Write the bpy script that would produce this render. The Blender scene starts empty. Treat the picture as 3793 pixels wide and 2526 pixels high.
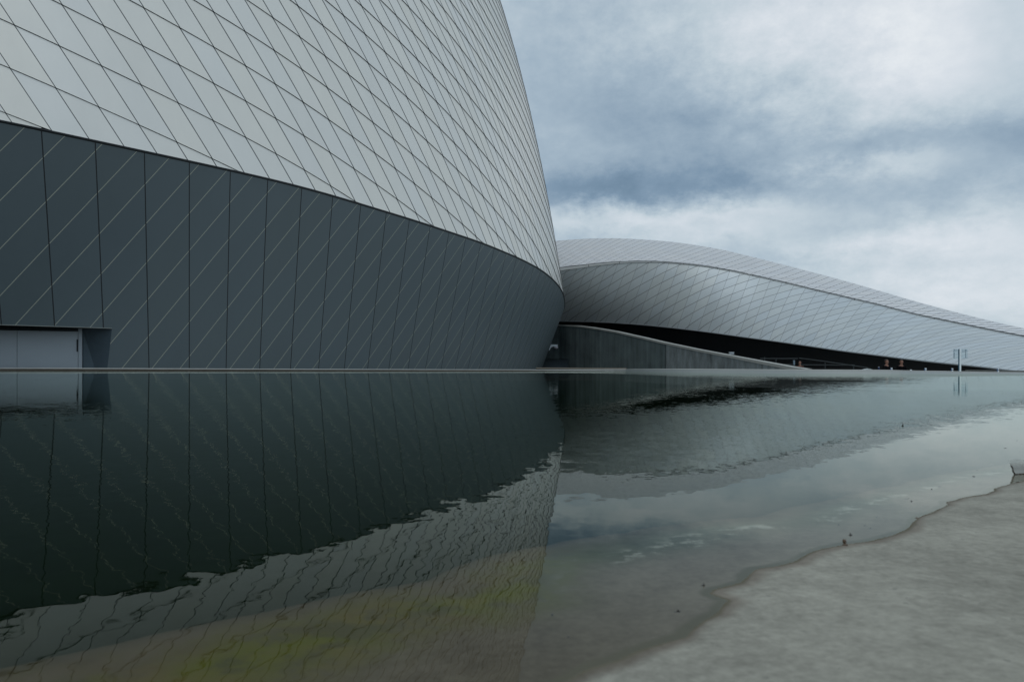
import bpy, bmesh, math, random
import numpy as np
from mathutils import Vector, Matrix
R = math.radians
random.seed(7); rng = np.random.default_rng(7)
C = bpy.context.scene.collection
S = bpy.context.scene

# ------------------------------------------------------------------ camera
F = 2740.0; CX = 1896.5; Y0 = 1359.0; H0 = 0.15         # focal length, centre and horizon in photo pixels; eye height
cam = bpy.data.cameras.new('camera'); co = bpy.data.objects.new('camera', cam); C.objects.link(co)
co.location = (0, 0, H0); co.rotation_euler = (R(90), 0, 0)
cam.sensor_width = 36; cam.lens = F / 3793 * 36; cam.shift_y = (Y0 - 1263) / 3793
cam.clip_start = 0.02; cam.clip_end = 6000
cam.dof.use_dof = True; cam.dof.focus_distance = 25; cam.dof.aperture_fstop = 20
S.camera = co
# ------------------------------------------------------------------ node helper
class NT:
    def __init__(s, tree): s.t = tree; s.n = tree.nodes; s.l = tree.links
    def node(s, typ, ins=None, **kw):
        n = s.n.new(typ)
        for k, v in kw.items(): setattr(n, k, v)
        for k, v in (ins or {}).items():
            i = n.inputs[k]
            if isinstance(v, bpy.types.NodeSocket): s.l.new(v, i)
            else: i.default_value = v
        return n
    def m(s, op, a, b=0.0, c=None, clamp=False):
        n = s.n.new('ShaderNodeMath'); n.operation = op; n.use_clamp = clamp
        for i, v in enumerate((a, b) if c is None else (a, b, c)):
            if isinstance(v, bpy.types.NodeSocket): s.l.new(v, n.inputs[i])
            else: n.inputs[i].default_value = v
        return n.outputs[0]
    def mix(s, f, a, b):
        n = s.n.new('ShaderNodeMix'); n.data_type = 'RGBA'
        for i, v in ((0, f), (6, a), (7, b)):
            if isinstance(v, bpy.types.NodeSocket): s.l.new(v, n.inputs[i])
            else: n.inputs[i].default_value = v if i == 0 or len(v) == 4 else (*v, 1)
        return n.outputs[2]
    def noise(s, vec, scale, detail=3, rough=.5, w=None):
        n = s.node('ShaderNodeTexNoise', {'Scale': scale, 'Detail': detail, 'Roughness': rough})
        if vec is not None: s.l.new(vec, n.inputs['Vector'])
        return n
    def ramp(s, f, stops, interp='EASE'):
        n = s.n.new('ShaderNodeValToRGB'); n.color_ramp.interpolation = interp
        e = n.color_ramp.elements
        while len(e) < len(stops): e.new(.5)
        for i, (p, c) in enumerate(stops):
            e[i].position = p; e[i].color = (*c, 1) if len(c) == 3 else c
        s.l.new(f, n.inputs[0]); return n.outputs[0]
    def smooth(s, v, a, b):
        n = s.n.new('ShaderNodeMapRange'); n.interpolation_type = 'SMOOTHSTEP'
        s.l.new(v, n.inputs[0]); n.inputs[1].default_value = a; n.inputs[2].default_value = b
        return n.outputs[0]
# ------------------------------------------------------------------ world: overcast sky
SUN_EL, SUN_AZ = R(66), R(200)
W = bpy.data.worlds.new('World'); S.world = W; W.use_nodes = True
g = NT(W.node_tree); g.n.clear()
out = g.node('ShaderNodeOutputWorld'); bg = g.node('ShaderNodeBackground', {'Strength': .1})
g.l.new(bg.outputs[0], out.inputs[0])
sky = g.node('ShaderNodeTexSky', sky_type='NISHITA', sun_disc=False, sun_elevation=SUN_EL, sun_rotation=SUN_AZ)
tc = g.node('ShaderNodeTexCoord'); sp = g.node('ShaderNodeSeparateXYZ', {0: tc.outputs['Generated']})
X_, Y_, Z_ = sp.outputs
Zc = g.m('MAXIMUM', Z_, 0.0)
az = g.m('MULTIPLY', g.m('ARCTAN2', X_, Y_), 57.2958); el = g.m('MULTIPLY', g.m('ARCSINE', Zc), 57.2958)
# stretched coordinates: clouds flatten towards the horizon
v1 = g.node('ShaderNodeCombineXYZ', {0: g.m('MULTIPLY', az, .062), 1: g.m('MULTIPLY', g.m('POWER', g.m('ADD', el, 1.0), .85), .17), 2: 0.3}).outputs[0]
nA = g.noise(v1, 1.6, 6, .55); nB = g.noise(v1, 4.2, 8, .66); nC = g.noise(v1, 13, 6, .6)
wa = g.m('MULTIPLY', g.m('SUBTRACT', nA.outputs[0], .5), 1.0)
sc_ = g.node('ShaderNodeSeparateColor', {0: nB.outputs['Color']})
azw = g.m('ADD', az, g.m('ADD', g.m('MULTIPLY', wa, 10.0), g.m('MULTIPLY', g.m('SUBTRACT', sc_.outputs[0], .5), 7.0)))
elw = g.m('ADD', el, g.m('ADD', g.m('MULTIPLY', wa, 2.0), g.m('MULTIPLY', g.m('SUBTRACT', sc_.outputs[1], .5), 3.4)))
def blob(a, e, wa_, we_, amp):
    p = g.m('POWER', g.m('DIVIDE', g.m('SUBTRACT', azw, a), wa_), 2.0)
    q = g.m('POWER', g.m('DIVIDE', g.m('SUBTRACT', elw, e), we_), 2.0)
    return g.m('MULTIPLY', g.m('EXPONENT', g.m('MULTIPLY', g.m('ADD', p, q), -1.0)), amp)
def ae(px, py):
    X, Z = (px - CX) / F, (Y0 - py) / F
    return math.degrees(math.atan(X)), math.degrees(math.atan(Z / math.sqrt(1 + X * X)))
BLOBS = [  # px, py, half widths in degrees, amplitude: the cloud bands of the day, as directions
    (2150, 720, 6, 1.7, -.36), (2600, 690, 7, 1.7, -.25), (2350, 430, 10, 4.2, -.20), (2750, 450, 7, 3, -.09), (2050, 120, 7, 4, -.05),
    (2250, 800, 8, 1.1, .26), (2750, 800, 6, 1.0, .18), (2150, 880, 5, .7, -.08),
    (2900, 110, 9, 3.0, .22), (3500, 120, 8, 4, .26), (3760, 100, 3, 3, -.12), (3350, 330, 8, 2.2, .12),
    (3350, 525, 11, 1.5, -.17), (3780, 540, 5, 1.6, -.16), (3250, 610, 4.5, .9, .20), (3150, 740, 8, 1.5, -.10),
    (3700, 700, 8, 1.7, -.05), (2900, 955, 4.0, .9, -.13), (2600, 880, 4, .6, .12), (3100, 880, 9, 1.2, .07),
    (3500, 900, 9, 1.5, .22), (3700, 1080, 11, 2.0, .26), (3100, 860, 5, .6, -.06),
]
val = g.m('ADD', .56, g.m('MULTIPLY', g.m('SUBTRACT', nB.outputs[0], .5), .34)); val = g.m('ADD', val, g.m('MULTIPLY', g.m('SUBTRACT', nC.outputs[0], .5), .10))
for px, py, a, e, k in BLOBS:
    A, E = ae(px, py); val = g.m('ADD', val, blob(A, E, a, e, k))
col = g.ramp(val, [(0.0, (.13, .21, .30)), (.22, (.21, .305, .41)), (.45, (.37, .47, .56)), (.62, (.52, .61, .675)), (.82, (.69, .745, .80)), (1.0, (.88, .91, .93))], 'LINEAR')
col10 = g.node('ShaderNodeVectorMath', {0: col}, operation='SCALE'); col10.inputs['Scale'].default_value = 10.1
mixs = g.mix(.95, sky.outputs[0], col10.outputs[0])
g.l.new(mixs, bg.inputs[0])
sl = bpy.data.lights.new('sun', 'SUN'); so = bpy.data.objects.new('sun', sl); C.objects.link(so)
sl.energy = 0.55; sl.angle = R(25); sl.color = (1, .96, .9)
so.rotation_euler = (R(90) - SUN_EL, 0, R(180) - SUN_AZ)
S.view_settings.view_transform = 'Standard'; S.view_settings.look = 'None'
S.view_settings.exposure = 0.0; S.view_settings.gamma = 1.0; S.view_settings.use_curve_mapping = False
S.cycles.max_bounces = 8; S.cycles.transparent_max_bounces = 12; S.cycles.caustics_reflective = False

# ------------------------------------------------------------------ object helpers
def at(px, py, D): return Vector(((px - CX) / F * D, D, H0 + (Y0 - py) / F * D))
def wat(px, py): return np.array([(px - CX) / (py - Y0) * H0, F * H0 / (py - Y0)])      # point on the water plane
def tag(o, label=None, cat=None, group=None, kind=None):
    for k, v in (('label', label), ('category', cat), ('group', group), ('kind', kind)):
        if v: o[k] = v
    return o
def empty(name, loc, label, cat, group=None):
    o = bpy.data.objects.new(name, None); C.objects.link(o); o.location = loc; o.empty_display_size = .2
    return tag(o, label, cat, group)
def mesh(name, V, Fc, mat, parent=None, smooth=False, attrs=None, mats=None, midx=None):
    me = bpy.data.meshes.new(name); me.from_pydata([tuple(v) for v in V], [], [tuple(f) for f in Fc]); me.update()
    for k, a in (attrs or {}).items():
        at_ = me.attributes.new(k, 'FLOAT', 'POINT'); at_.data.foreach_set('value', np.asarray(a, dtype=np.float32))
    for m_ in (mats or [mat]): me.materials.append(m_)
    if midx is not None: me.polygons.foreach_set('material_index', np.asarray(midx, dtype=np.int32))
    if smooth: me.polygons.foreach_set('use_smooth', [True] * len(me.polygons))
    o = bpy.data.objects.new(name, me); C.objects.link(o)
    if parent is not None:
        o.parent = parent; o.matrix_parent_inverse = Matrix.Translation(-Vector(parent.location))
    return o
def bmobj(name, bm, mat, parent=None, smooth=False):
    bmesh.ops.recalc_face_normals(bm, faces=bm.faces[:])
    me = bpy.data.meshes.new(name); bm.to_mesh(me); bm.free(); me.materials.append(mat)
    if smooth: me.polygons.foreach_set('use_smooth', [True] * len(me.polygons))
    o = bpy.data.objects.new(name, me); C.objects.link(o)
    if parent is not None:
        o.parent = parent; o.matrix_parent_inverse = Matrix.Translation(-Vector(parent.location))
    return o
def tube(bm, pts, r, n=8, caps=True):
    pts = [Vector(p) for p in pts]; rings = []
    rs = r if isinstance(r, (list, tuple)) else [r] * len(pts)
    for i, p in enumerate(pts):
        d = (pts[min(i + 1, len(pts) - 1)] - pts[max(i - 1, 0)]).normalized()
        u = d.orthogonal().normalized() if abs(d.z) < .9 else Vector((1, 0, 0)); w = d.cross(u).normalized(); u = w.cross(d)
        rings.append([bm.verts.new(p + (u * math.cos(2 * math.pi * k / n) + w * math.sin(2 * math.pi * k / n)) * rs[i]) for k in range(n)])
    for a, b in zip(rings, rings[1:]):
        for k in range(n): bm.faces.new((a[k], a[(k + 1) % n], b[(k + 1) % n], b[k]))
    if caps: bm.faces.new(rings[0][::-1]); bm.faces.new(rings[-1])
def box(bm, c, s, bev=0.0, rot=None):
    r = bmesh.ops.create_cube(bm, size=1.0); vs = r['verts']
    M = Matrix.Translation(c) @ (rot or Matrix()) @ Matrix.Diagonal((*s, 1)); bmesh.ops.transform(bm, matrix=M, verts=vs)
    if bev: bmesh.ops.bevel(bm, geom=list({e for v in vs for e in v.link_edges}), offset=bev, segments=2, affect='EDGES')
def blobmesh(bm, c, s, sub=2, jit=.0, rot=None):
    r = bmesh.ops.create_icosphere(bm, subdivisions=sub, radius=1.0)
    for v in r['verts']: v.co *= 1 + random.uniform(-jit, jit)
    bmesh.ops.transform(bm, matrix=Matrix.Translation(c) @ (rot or Matrix()) @ Matrix.Diagonal((*s, 1)), verts=r['verts'])

# ------------------------------------------------------------------ materials
def newmat(name):
    m = bpy.data.materials.new(name); m.use_nodes = True; t = NT(m.node_tree); t.n.clear()
    o = t.node('ShaderNodeOutputMaterial'); b = t.node('ShaderNodeBsdfPrincipled'); t.l.new(b.outputs[0], o.inputs[0])
    t.b = b; t.o = o; return m, t
def plain(name, c, rough=.6, metal=0.0, var=.12, scale=3.0, spec=.5):
    m, t = newmat(name); tcn = t.node('ShaderNodeTexCoord'); n = t.noise(tcn.outputs['Object'], scale, 4)
    t.l.new(t.mix(n.outputs[0], tuple(x * (1 - var) for x in c), tuple(x * (1 + var) for x in c)), t.b.inputs['Base Color'])
    t.b.inputs['Roughness'].default_value = rough; t.b.inputs['Metallic'].default_value = metal
    t.b.inputs['Specular IOR Level'].default_value = spec
    return m
def cladding(name, base, lines, rough=.42, metal=.85, tint=.05, cells=None, streak=.06, bumps=.0, grow=0):
    """brushed aluminium panels; lines: (attribute, half width in index units, colour, strength)"""
    m, t = newmat(name)
    A = {}
    for l in lines: 
        if l[0] not in A: A[l[0]] = t.node('ShaderNodeAttribute', attribute_name=l[0]).outputs['Fac']
    tcn = t.node('ShaderNodeTexCoord')
    col = None
    ca, cb = cells
    for k in (ca, cb):
        if k not in A: A[k] = t.node('ShaderNodeAttribute', attribute_name=k).outputs['Fac']
    cv = t.node('ShaderNodeCombineXYZ', {0: t.m('FLOOR', A[ca]), 1: t.m('FLOOR', A[cb]), 2: 0.0}).outputs[0]
    wn = t.node('ShaderNodeTexWhiteNoise', {0: cv}, noise_dimensions='3D'); wsep = t.node('ShaderNodeSeparateColor', {0: wn.outputs['Color']})
    mp = t.node('ShaderNodeMapping', {0: tcn.outputs['Object'], 3: (.5, .5, .13)})
    n1 = t.noise(mp.outputs[0], 1.3, 5, .6); n2 = t.noise(mp.outputs[0], 9, 4, .6)
    k = t.m('ADD', 1 - tint, t.m('MULTIPLY', wsep.outputs[0], 2 * tint))
    k = t.m('MULTIPLY', k, t.m('ADD', 1 - streak, t.m('MULTIPLY', n1.outputs[0], 2 * streak)))
    k = t.m('MULTIPLY', k, t.m('ADD', .985, t.m('MULTIPLY', n2.outputs[0], .03)))
    warm = t.mix(wsep.outputs[1], tuple(x * y for x, y in zip(base, (1.01, 1.0, .98))), tuple(x * y for x, y in zip(base, (.99, 1.0, 1.015))))
    c = t.node('ShaderNodeVectorMath', {0: warm}, operation='SCALE'); t.l.new(k, c.inputs['Scale']); col = c.outputs[0]
    rg = t.m('ADD', rough - .04, t.m('MULTIPLY', n1.outputs[0], .08)); mt = metal
    tot = None
    # small scuffs
    vs = t.noise(tcn.outputs['Object'], 2.3, 8, .75); sc = t.m('MULTIPLY', t.smooth(vs.outputs[0], .70, .76), .35)
    col = t.mix(sc, col, tuple(x * .5 for x in base))
    for a, w, lc, stg in lines:
        fr = t.m('ABSOLUTE', t.m('SUBTRACT', t.m('FRACT', t.m('ADD', A[a], .5)), .5))
        if grow: w = t.m('ADD', w, t.m('MULTIPLY', t.m('MAXIMUM', A['thin'], 0.0), grow))
        mk = t.m('MULTIPLY', t.m('LESS_THAN', fr, w), stg)
        col = t.mix(mk, col, lc); tot = mk if tot is None else t.m('MAXIMUM', tot, mk)
    t.l.new(col, t.b.inputs['Base Color']); t.l.new(t.m('ADD', rg, t.m('MULTIPLY', tot, .3)), t.b.inputs['Roughness'])
    t.l.new(t.m('MULTIPLY', t.m('SUBTRACT', 1.0, tot), metal), t.b.inputs['Metallic'])
    # each panel sits at a very slightly different angle
    if bumps:
        geo = t.node('ShaderNodeNewGeometry')
        off = t.node('ShaderNodeVectorMath', {0: wn.outputs['Color'], 1: (.5, .5, .5)}, operation='SUBTRACT')
        of2 = t.node('ShaderNodeVectorMath', {0: off.outputs[0]}, operation='SCALE'); of2.inputs['Scale'].default_value = bumps
        oc = t.noise(tcn.outputs['Object'], .9, 2); oo = t.node('ShaderNodeVectorMath', {0: oc.outputs['Color'], 1: (.5, .5, .5)}, operation='SUBTRACT')
        os_ = t.node('ShaderNodeVectorMath', {0: oo.outputs[0]}, operation='SCALE'); os_.inputs['Scale'].default_value = bumps * 3
        ad = t.node('ShaderNodeVectorMath', {0: geo.outputs['Normal'], 1: of2.outputs[0]}, operation='ADD'); ad = t.node('ShaderNodeVectorMath', {0: ad.outputs[0], 1: os_.outputs[0]}, operation='ADD')
        nm = t.node('ShaderNodeVectorMath', {0: ad.outputs[0]}, operation='NORMALIZE'); t.l.new(nm.outputs[0], t.b.inputs['Normal'])
    return m
def concrete(name, c, streakv=.3, rough=.85, vscale=(1, 1, .07), dark=.5, scale=2.2, grain=1.0, joints=None):
    m, t = newmat(name); tcn = t.node('ShaderNodeTexCoord')
    mp = t.node('ShaderNodeMapping', {0: tcn.outputs['Object'], 3: vscale})
    n1 = t.noise(mp.outputs[0], scale, 8, .65); n2 = t.noise(tcn.outputs['Object'], .5, 5, .6); n3 = t.noise(tcn.outputs['Object'], 14, 3)
    v = t.m('ADD', t.m('MULTIPLY', t.m('SUBTRACT', n1.outputs[0], .5), streakv * 3), t.m('MULTIPLY', t.m('SUBTRACT', n2.outputs[0], .5), streakv * 2))
    v = t.m('ADD', v, t.m('MULTIPLY', t.m('SUBTRACT', n3.outputs[0], .5), .25 * grain)); v = t.m('ADD', v, .5, clamp=True)
    t.l.new(t.mix(v, tuple(x * dark for x in c), tuple(x * 1.4 for x in c)), t.b.inputs['Base Color'])
    t.b.inputs['Roughness'].default_value = rough
    bp = t.node('ShaderNodeBump', {'Strength': .25, 'Distance': .02, 'Height': n1.outputs[0]}); t.l.new(bp.outputs[0], t.b.inputs['Normal'])
    return m
M_black = plain('black_glass', (.006, .008, .011), .35, 0, .3)
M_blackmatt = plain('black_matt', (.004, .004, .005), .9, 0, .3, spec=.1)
M_steel = plain('grey_steel', (.45, .49, .52), .4, .8)
M_white = plain('white_enamel', (.62, .68, .72), .4)
M_bollard = plain('pale_metal_bollard', (.66, .72, .76), .5, .0)
M_blue = plain('blue_film', (.03, .12, .3), .4)
M_darkmetal = plain('dark_metal', (.02, .025, .03), .5, .5)
M_rim = concrete('rim_concrete', (.42, .43, .41), .18, .8, (1, 1, 1), .75)
M_rimface = concrete('rim_stained_face', (.30, .33, .33), .12, .45, (1, 1, 1), .8, .8, .5)
M_stain = concrete('rim_brown_stain', (.085, .07, .055), .3, .7, (1, 1, 1), .6)
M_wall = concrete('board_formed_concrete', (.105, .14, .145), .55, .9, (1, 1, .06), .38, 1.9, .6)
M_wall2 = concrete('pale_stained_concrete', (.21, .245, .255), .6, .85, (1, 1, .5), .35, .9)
M_coping = concrete('coping_concrete', (.36, .37, .35), .15, .85, (1, 1, 1), .75)
M_ground = concrete('paving', (.36, .36, .34), .15, .9, (1, 1, 1), .7)

# ------------------------------------------------------------------ setting: ground, shore and pool floor, water
bm = bmesh.new(); bmesh.ops.create_grid(bm, x_segments=8, y_segments=8, size=3000)
for v in bm.verts: v.co.z = -1.25
tag(bmobj('ground', bm, M_ground), kind='structure')

SH = [(2085, 2526), (2165, 2487), (2286, 2447), (2350, 2414), (2463, 2378), (2543, 2358), (2560, 2338), (2612, 2295), (2663, 2265), (2676, 2248), (2700, 2222),
      (2662, 2209), (2627, 2197), (2640, 2180), (2697, 2167), (2740, 2157), (2774, 2129), (2803, 2110), (2867, 2099), (2948, 2078), (2990, 2050), (3058, 2031), (3122, 2017),
      (3207, 2004), (3292, 1987), (3352, 1965), (3376, 1940), (3400, 1918), (3450, 1897), (3514, 1869), (3509, 1859), (3537, 1853), (3559, 1844), (3590, 1837), (3650, 1830), (3686, 1818),
      (3679, 1810), (3718, 1799), (3760, 1788), (3793, 1780)]
SHW = [tuple(wat(*p)) for p in SH]
SHW = [(-60, -58), (-9, -8.8), (-2.5, -2.3), (-.9, -.62), (-.42, -.12), (-.2, .1), (-.09, .225), (-.035, .29)] + SHW + [(.98, 1.18), (1.25, 1.42), (1.9, 1.9), (3.2, 3.3), (6, 5.8), (11, 9.5), (17, 14.2), (24, 17.5)]
SHA = np.array(SHW)
def shore_dist(P_):
    """signed distance to the shoreline, positive on the water side (left of the line's direction)"""
    best = np.full(len(P_), 1e9); sg = np.ones(len(P_))
    for a, b in zip(SHA[:-1], SHA[1:]):
        d = b - a; L = (d * d).sum(); tt = np.clip(((P_ - a) @ d) / L, 0, 1)
        q = P_ - (a + tt[:, None] * d); ds = np.hypot(q[:, 0], q[:, 1])
        cr = d[0] * (P_[:, 1] - a[1]) - d[1] * (P_[:, 0] - a[0])
        m = ds < best - 1e-9; best = np.where(m, ds, best); sg = np.where(m, np.sign(cr), sg)
    return best * np.where(sg == 0, 1, sg)
# inner waterline of the pool's far rim: (x, y, height of the rim top)
def rimpt(px, wy, ty): D = F * H0 / (wy - Y0); return ((px - CX) / F * D, D, H0 - (ty - Y0) / F * D)
RIM = [(-62, -8, .12), (-48, 4, .12), (-38, 14.5, .12), (-30.5, 22.5, .12)] + [rimpt(-600, 1374.0, 1362), rimpt(0, 1372.2, 1361.8), rimpt(600, 1373.0, 1364.2), rimpt(1000, 1373.5, 1366), rimpt(1500, 1374, 1367.6), rimpt(2000, 1374.4, 1368.6),
       rimpt(2250, 1374.8, 1367), rimpt(2420, 1377.5, 1366.3), rimpt(2600, 1380.5, 1367.3), rimpt(2900, 1383.4, 1369), rimpt(3300, 1385, 1371), rimpt(3500, 1385, 1374.5), rimpt(3793, 1385.5, 1379), (14.2, 15.3, .04), (16.5, 15.2, .06), (21, 15.6, .07), (30, 17, .08)]
def dens(P_, n=10):
    P_ = np.array(P_); o = []
    for i in range(len(P_) - 1):
        p0, p1, p2, p3 = P_[max(i - 1, 0)], P_[i], P_[i + 1], P_[min(i + 2, len(P_) - 1)]
        for k in range(n):
            u = k / n; o.append(.5 * ((2 * p1) + (-p0 + p2) * u + (2 * p0 - 5 * p1 + 4 * p2 - p3) * u * u + (-p0 + 3 * p1 - 3 * p2 + p3) * u ** 3))
    o.append(P_[-1]); return np.array(o)
RC = dens(RIM, 8)
# shore + pool floor: one height field, fine in front of the eye
th = np.concatenate([np.linspace(-math.pi, -.82, 70, endpoint=False), np.linspace(-.82, .82, 620, endpoint=False), np.linspace(.82, math.pi, 70)])
rr = np.concatenate([[.05], np.geomspace(.18, 3.0, 420, endpoint=False), np.geomspace(3.0, 62, 90)])
TH, RR = np.meshgrid(th, rr); PX_ = np.stack([RR.ravel() * np.sin(TH.ravel()), RR.ravel() * np.cos(TH.ravel())], 1)
sd = shore_dist(PX_)
wob = sum(a * np.sin(PX_ @ np.array(k) + p) for a, k, p in [(.0007, (61, 23), 0), (.0005, (-37, 97), 1), (.0004, (140, 60), 2)])
sdn = sd + wob
scale_ = 1.0
z = np.where(sdn < 0, np.minimum(.010 * (-sdn) ** .8, .05), 0)
shz = np.clip(.185 - .2 * PX_[:, 0], .10, .24)
z = np.where(sdn >= 0, -.03 * np.minimum(sdn, shz) - .55 * np.clip(sdn - shz, 0, .6), z)
z = np.maximum(z, -.36)
nt = len(th); nr = len(rr)
ii = np.arange(nr - 1)[:, None] * nt + np.arange(nt - 1)[None, :]
fc = np.stack([ii, ii + 1, ii + 1 + nt, ii + nt], -1).reshape(-1, 4)
# keep faces inside the pool rim / shore extent only
def inside_rim(P_):
    poly = np.vstack([RC[:, :2], [[30, -62], [-62, -62]]]); ins = np.zeros(len(P_), bool)
    for a, b in zip(poly, np.roll(poly, -1, 0)):
        c_ = ((a[1] > P_[:, 1]) != (b[1] > P_[:, 1])); xx = (b[0] - a[0]) * (P_[:, 1] - a[1]) / (b[1] - a[1] + 1e-12) + a[0]
        ins ^= c_ & (P_[:, 0] < xx)
    return ins
m, t = newmat('shore_concrete_and_pool_floor')
sdA = t.node('ShaderNodeAttribute', attribute_name='shore').outputs['Fac']
tcn = t.node('ShaderNodeTexCoord'); ob = tcn.outputs['Object']
nL = t.noise(ob, 7, 6, .6); nM = t.noise(ob, 26, 8, .7); nF = t.noise(ob, 160, 4, .7); nW = t.noise(ob, 18, 5, .6)
mot = t.m('ADD', t.m('MULTIPLY', nL.outputs[0], .28), t.m('ADD', t.m('MULTIPLY', nM.outputs[0], .40), t.m('MULTIPLY', nF.outputs[0], .32)))
dry = t.ramp(mot, [(.34, (.16, .155, .128)), (.46, (.25, .243, .205)), (.54, (.315, .307, .26)), (.66, (.41, .40, .34))], 'LINEAR')
spk = t.node('ShaderNodeTexVoronoi', {'Scale': 90.0, 'Vector': ob}); spm = t.m('MULTIPLY', t.m('LESS_THAN', spk.outputs['Distance'], .16), t.m('GREATER_THAN', nM.outputs[0], .56))
dry = t.mix(t.m('MULTIPLY', spm, .45), dry, (.13, .13, .115))
sw = t.m('ADD', sdA, t.m('MULTIPLY', t.m('SUBTRACT', nW.outputs[0], .5), .014))
shf = t.node('ShaderNodeAttribute', attribute_name='shelf').outputs['Fac']
sw2 = t.m('ADD', shf, t.m('MULTIPLY', t.m('SUBTRACT', nL.outputs[0], .5), .55))
wet = t.ramp(mot, [(.34, (.06, .048, .034)), (.66, (.15, .13, .10))], 'LINEAR')
wet = t.mix(t.smooth(t.node('ShaderNodeSeparateXYZ', {0: ob}).outputs[0], .0, .14), wet, t.ramp(mot, [(.34, (.125, .105, .085)), (.66, (.24, .215, .175))], 'LINEAR'))
algae = t.ramp(nL.outputs[0], [(.38, (.085, .064, .012)), (.5, (.074, .080, .003)), (.64, (.105, .084, .028))], 'LINEAR')
algae = t.mix(t.m('MULTIPLY', t.smooth(nM.outputs[0], .45, .60), .7), algae, (.040, .038, .018))
brown = t.ramp(nM.outputs[0], [(.35, (.045, .033, .02)), (.65, (.085, .066, .045))], 'LINEAR')
deep = t.ramp(nL.outputs[0], [(.3, (.002, .006, .0015)), (.7, (.004, .010, .003))], 'LINEAR')
algae = t.mix(t.smooth(t.node('ShaderNodeSeparateXYZ', {0: ob}).outputs[0], -.02, .12), algae, t.ramp(nM.outputs[0], [(.35, (.06, .065, .045)), (.65, (.12, .125, .09))], 'LINEAR'))
c = t.mix(t.smooth(sw2, .30, .75), wet, algae)
foam = t.m('MULTIPLY', t.m('MULTIPLY', t.smooth(sw2, .50, .60), t.m('SUBTRACT', 1.0, t.smooth(sw2, .62, .74))), t.m('MULTIPLY', t.smooth(nM.outputs[0], .50, .60), t.smooth(t.node('ShaderNodeSeparateXYZ', {0: ob}).outputs[0], .02, .08)))
c = t.mix(t.m('MULTIPLY', foam, .55), c, (.42, .43, .38))
c = t.mix(t.smooth(sw2, .66, 1.05), c, brown)
c = t.mix(t.smooth(t.m('ADD', shf, t.m('MULTIPLY', t.m('SUBTRACT', nM.outputs[0], .5), .06)), .90, 1.10), c, deep)
c = t.mix(t.m('MULTIPLY', t.smooth(sw, -.0045, -.0005), t.m('SUBTRACT', 1.0, t.smooth(sw, .004, .010))), c, (.12, .108, .078))
sw3 = t.m('ADD', sdA, t.m('MULTIPLY', t.m('SUBTRACT', nL.outputs[0], .45), .035)); c = t.mix(t.m('MAXIMUM', t.m('MULTIPLY', t.smooth(sw3, -.012, -.001), .9), t.smooth(sdA, -.002, .001)), dry, c)
c = t.mix(t.smooth(sdA, -.0016, .0), c, t.ramp(nM.outputs[0], [(.35, (.07, .055, .035)), (.65, (.13, .105, .07))], 'LINEAR')) if False else c
t.l.new(c, t.b.inputs['Base Color']); t.b.inputs['Roughness'].default_value = .9
t.l.new(t.m('MULTIPLY', t.m('SUBTRACT', 1.0, t.smooth(sdA, -.004, .0)), .3), t.b.inputs['Specular IOR Level'])
bp = t.node('ShaderNodeBump', {'Strength': .35, 'Distance': .003, 'Height': mot}); t.l.new(bp.outputs[0], t.b.inputs['Normal'])
shelfv = sdn / np.clip(.185 - .2 * PX_[:, 0], .10, .24)
V = np.column_stack([PX_, z]); cen = V[fc].mean(1)
keep = inside_rim(cen[:, :2]); fc = fc[keep]
used = np.unique(fc); remap = -np.ones(len(V), int); remap[used] = np.arange(len(used))
tag(mesh('shore', V[used].tolist(), remap[fc].tolist(), m, smooth=True, attrs={'shore': sdn[used], 'shelf': shelfv[used]}), kind='structure')

# water: one sheet with a fine field of ripple slopes
m, t = newmat('pool_water'); t.n.remove(t.b)
geo = t.node('ShaderNodeNewGeometry'); pos = geo.outputs['Position']
def slopes(scale, amp, detail=2, vec=None, off=0.0):
    mp = t.node('ShaderNodeMapping', {0: vec or pos, 1: (off, off * 1.7, 0)})
    n = t.noise(mp.outputs[0], scale, detail, .5)
    a = t.node('ShaderNodeVectorMath', {0: n.outputs['Color'], 1: (.5, .5, .5)}, operation='SUBTRACT')
    b = t.node('ShaderNodeVectorMath', {0: a.outputs[0], 1: (amp, amp, 0)}, operation='MULTIPLY'); return b.outputs[0]
s1 = slopes(60, .030, 2); s2 = slopes(20, .021, 2, off=3.1); s3 = slopes(3.0, .004, 2, off=7.7)
# ripples fade in the sheltered shallows
ad = t.node('ShaderNodeVectorMath', {0: s1, 1: s2}, operation='ADD'); ad = t.node('ShaderNodeVectorMath', {0: ad.outputs[0], 1: s3}, operation='ADD')
patch = t.noise(pos, 1.1, 3); pf = t.m('ADD', .45, t.m('MULTIPLY', t.smooth(patch.outputs[0], .38, .62), .55))
shA = t.node('ShaderNodeAttribute', attribute_name='shore').outputs['Fac']
rightside = t.smooth(t.node('ShaderNodeSeparateXYZ', {0: pos}).outputs[0], -.03, .12)
cr_ = t.m('ADD', .15, t.m('MULTIPLY', t.smooth(shA, .08, .55), .85)); cl_ = t.m('ADD', 1.3, t.m('MULTIPLY', t.smooth(shA, .1, .5), -.3))
calm = t.m('MULTIPLY', pf, t.m('ADD', t.m('MULTIPLY', rightside, cr_), t.m('MULTIPLY', t.m('SUBTRACT', 1.0, rightside), cl_)))
sc = t.node('ShaderNodeVectorMath', {0: ad.outputs[0]}, operation='SCALE'); t.l.new(calm, sc.inputs['Scale'])
nn = t.node('ShaderNodeVectorMath', {0: sc.outputs[0], 1: (0, 0, 1)}, operation='ADD'); nn = t.node('ShaderNodeVectorMath', {0: nn.outputs[0]}, operation='NORMALIZE')
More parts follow.
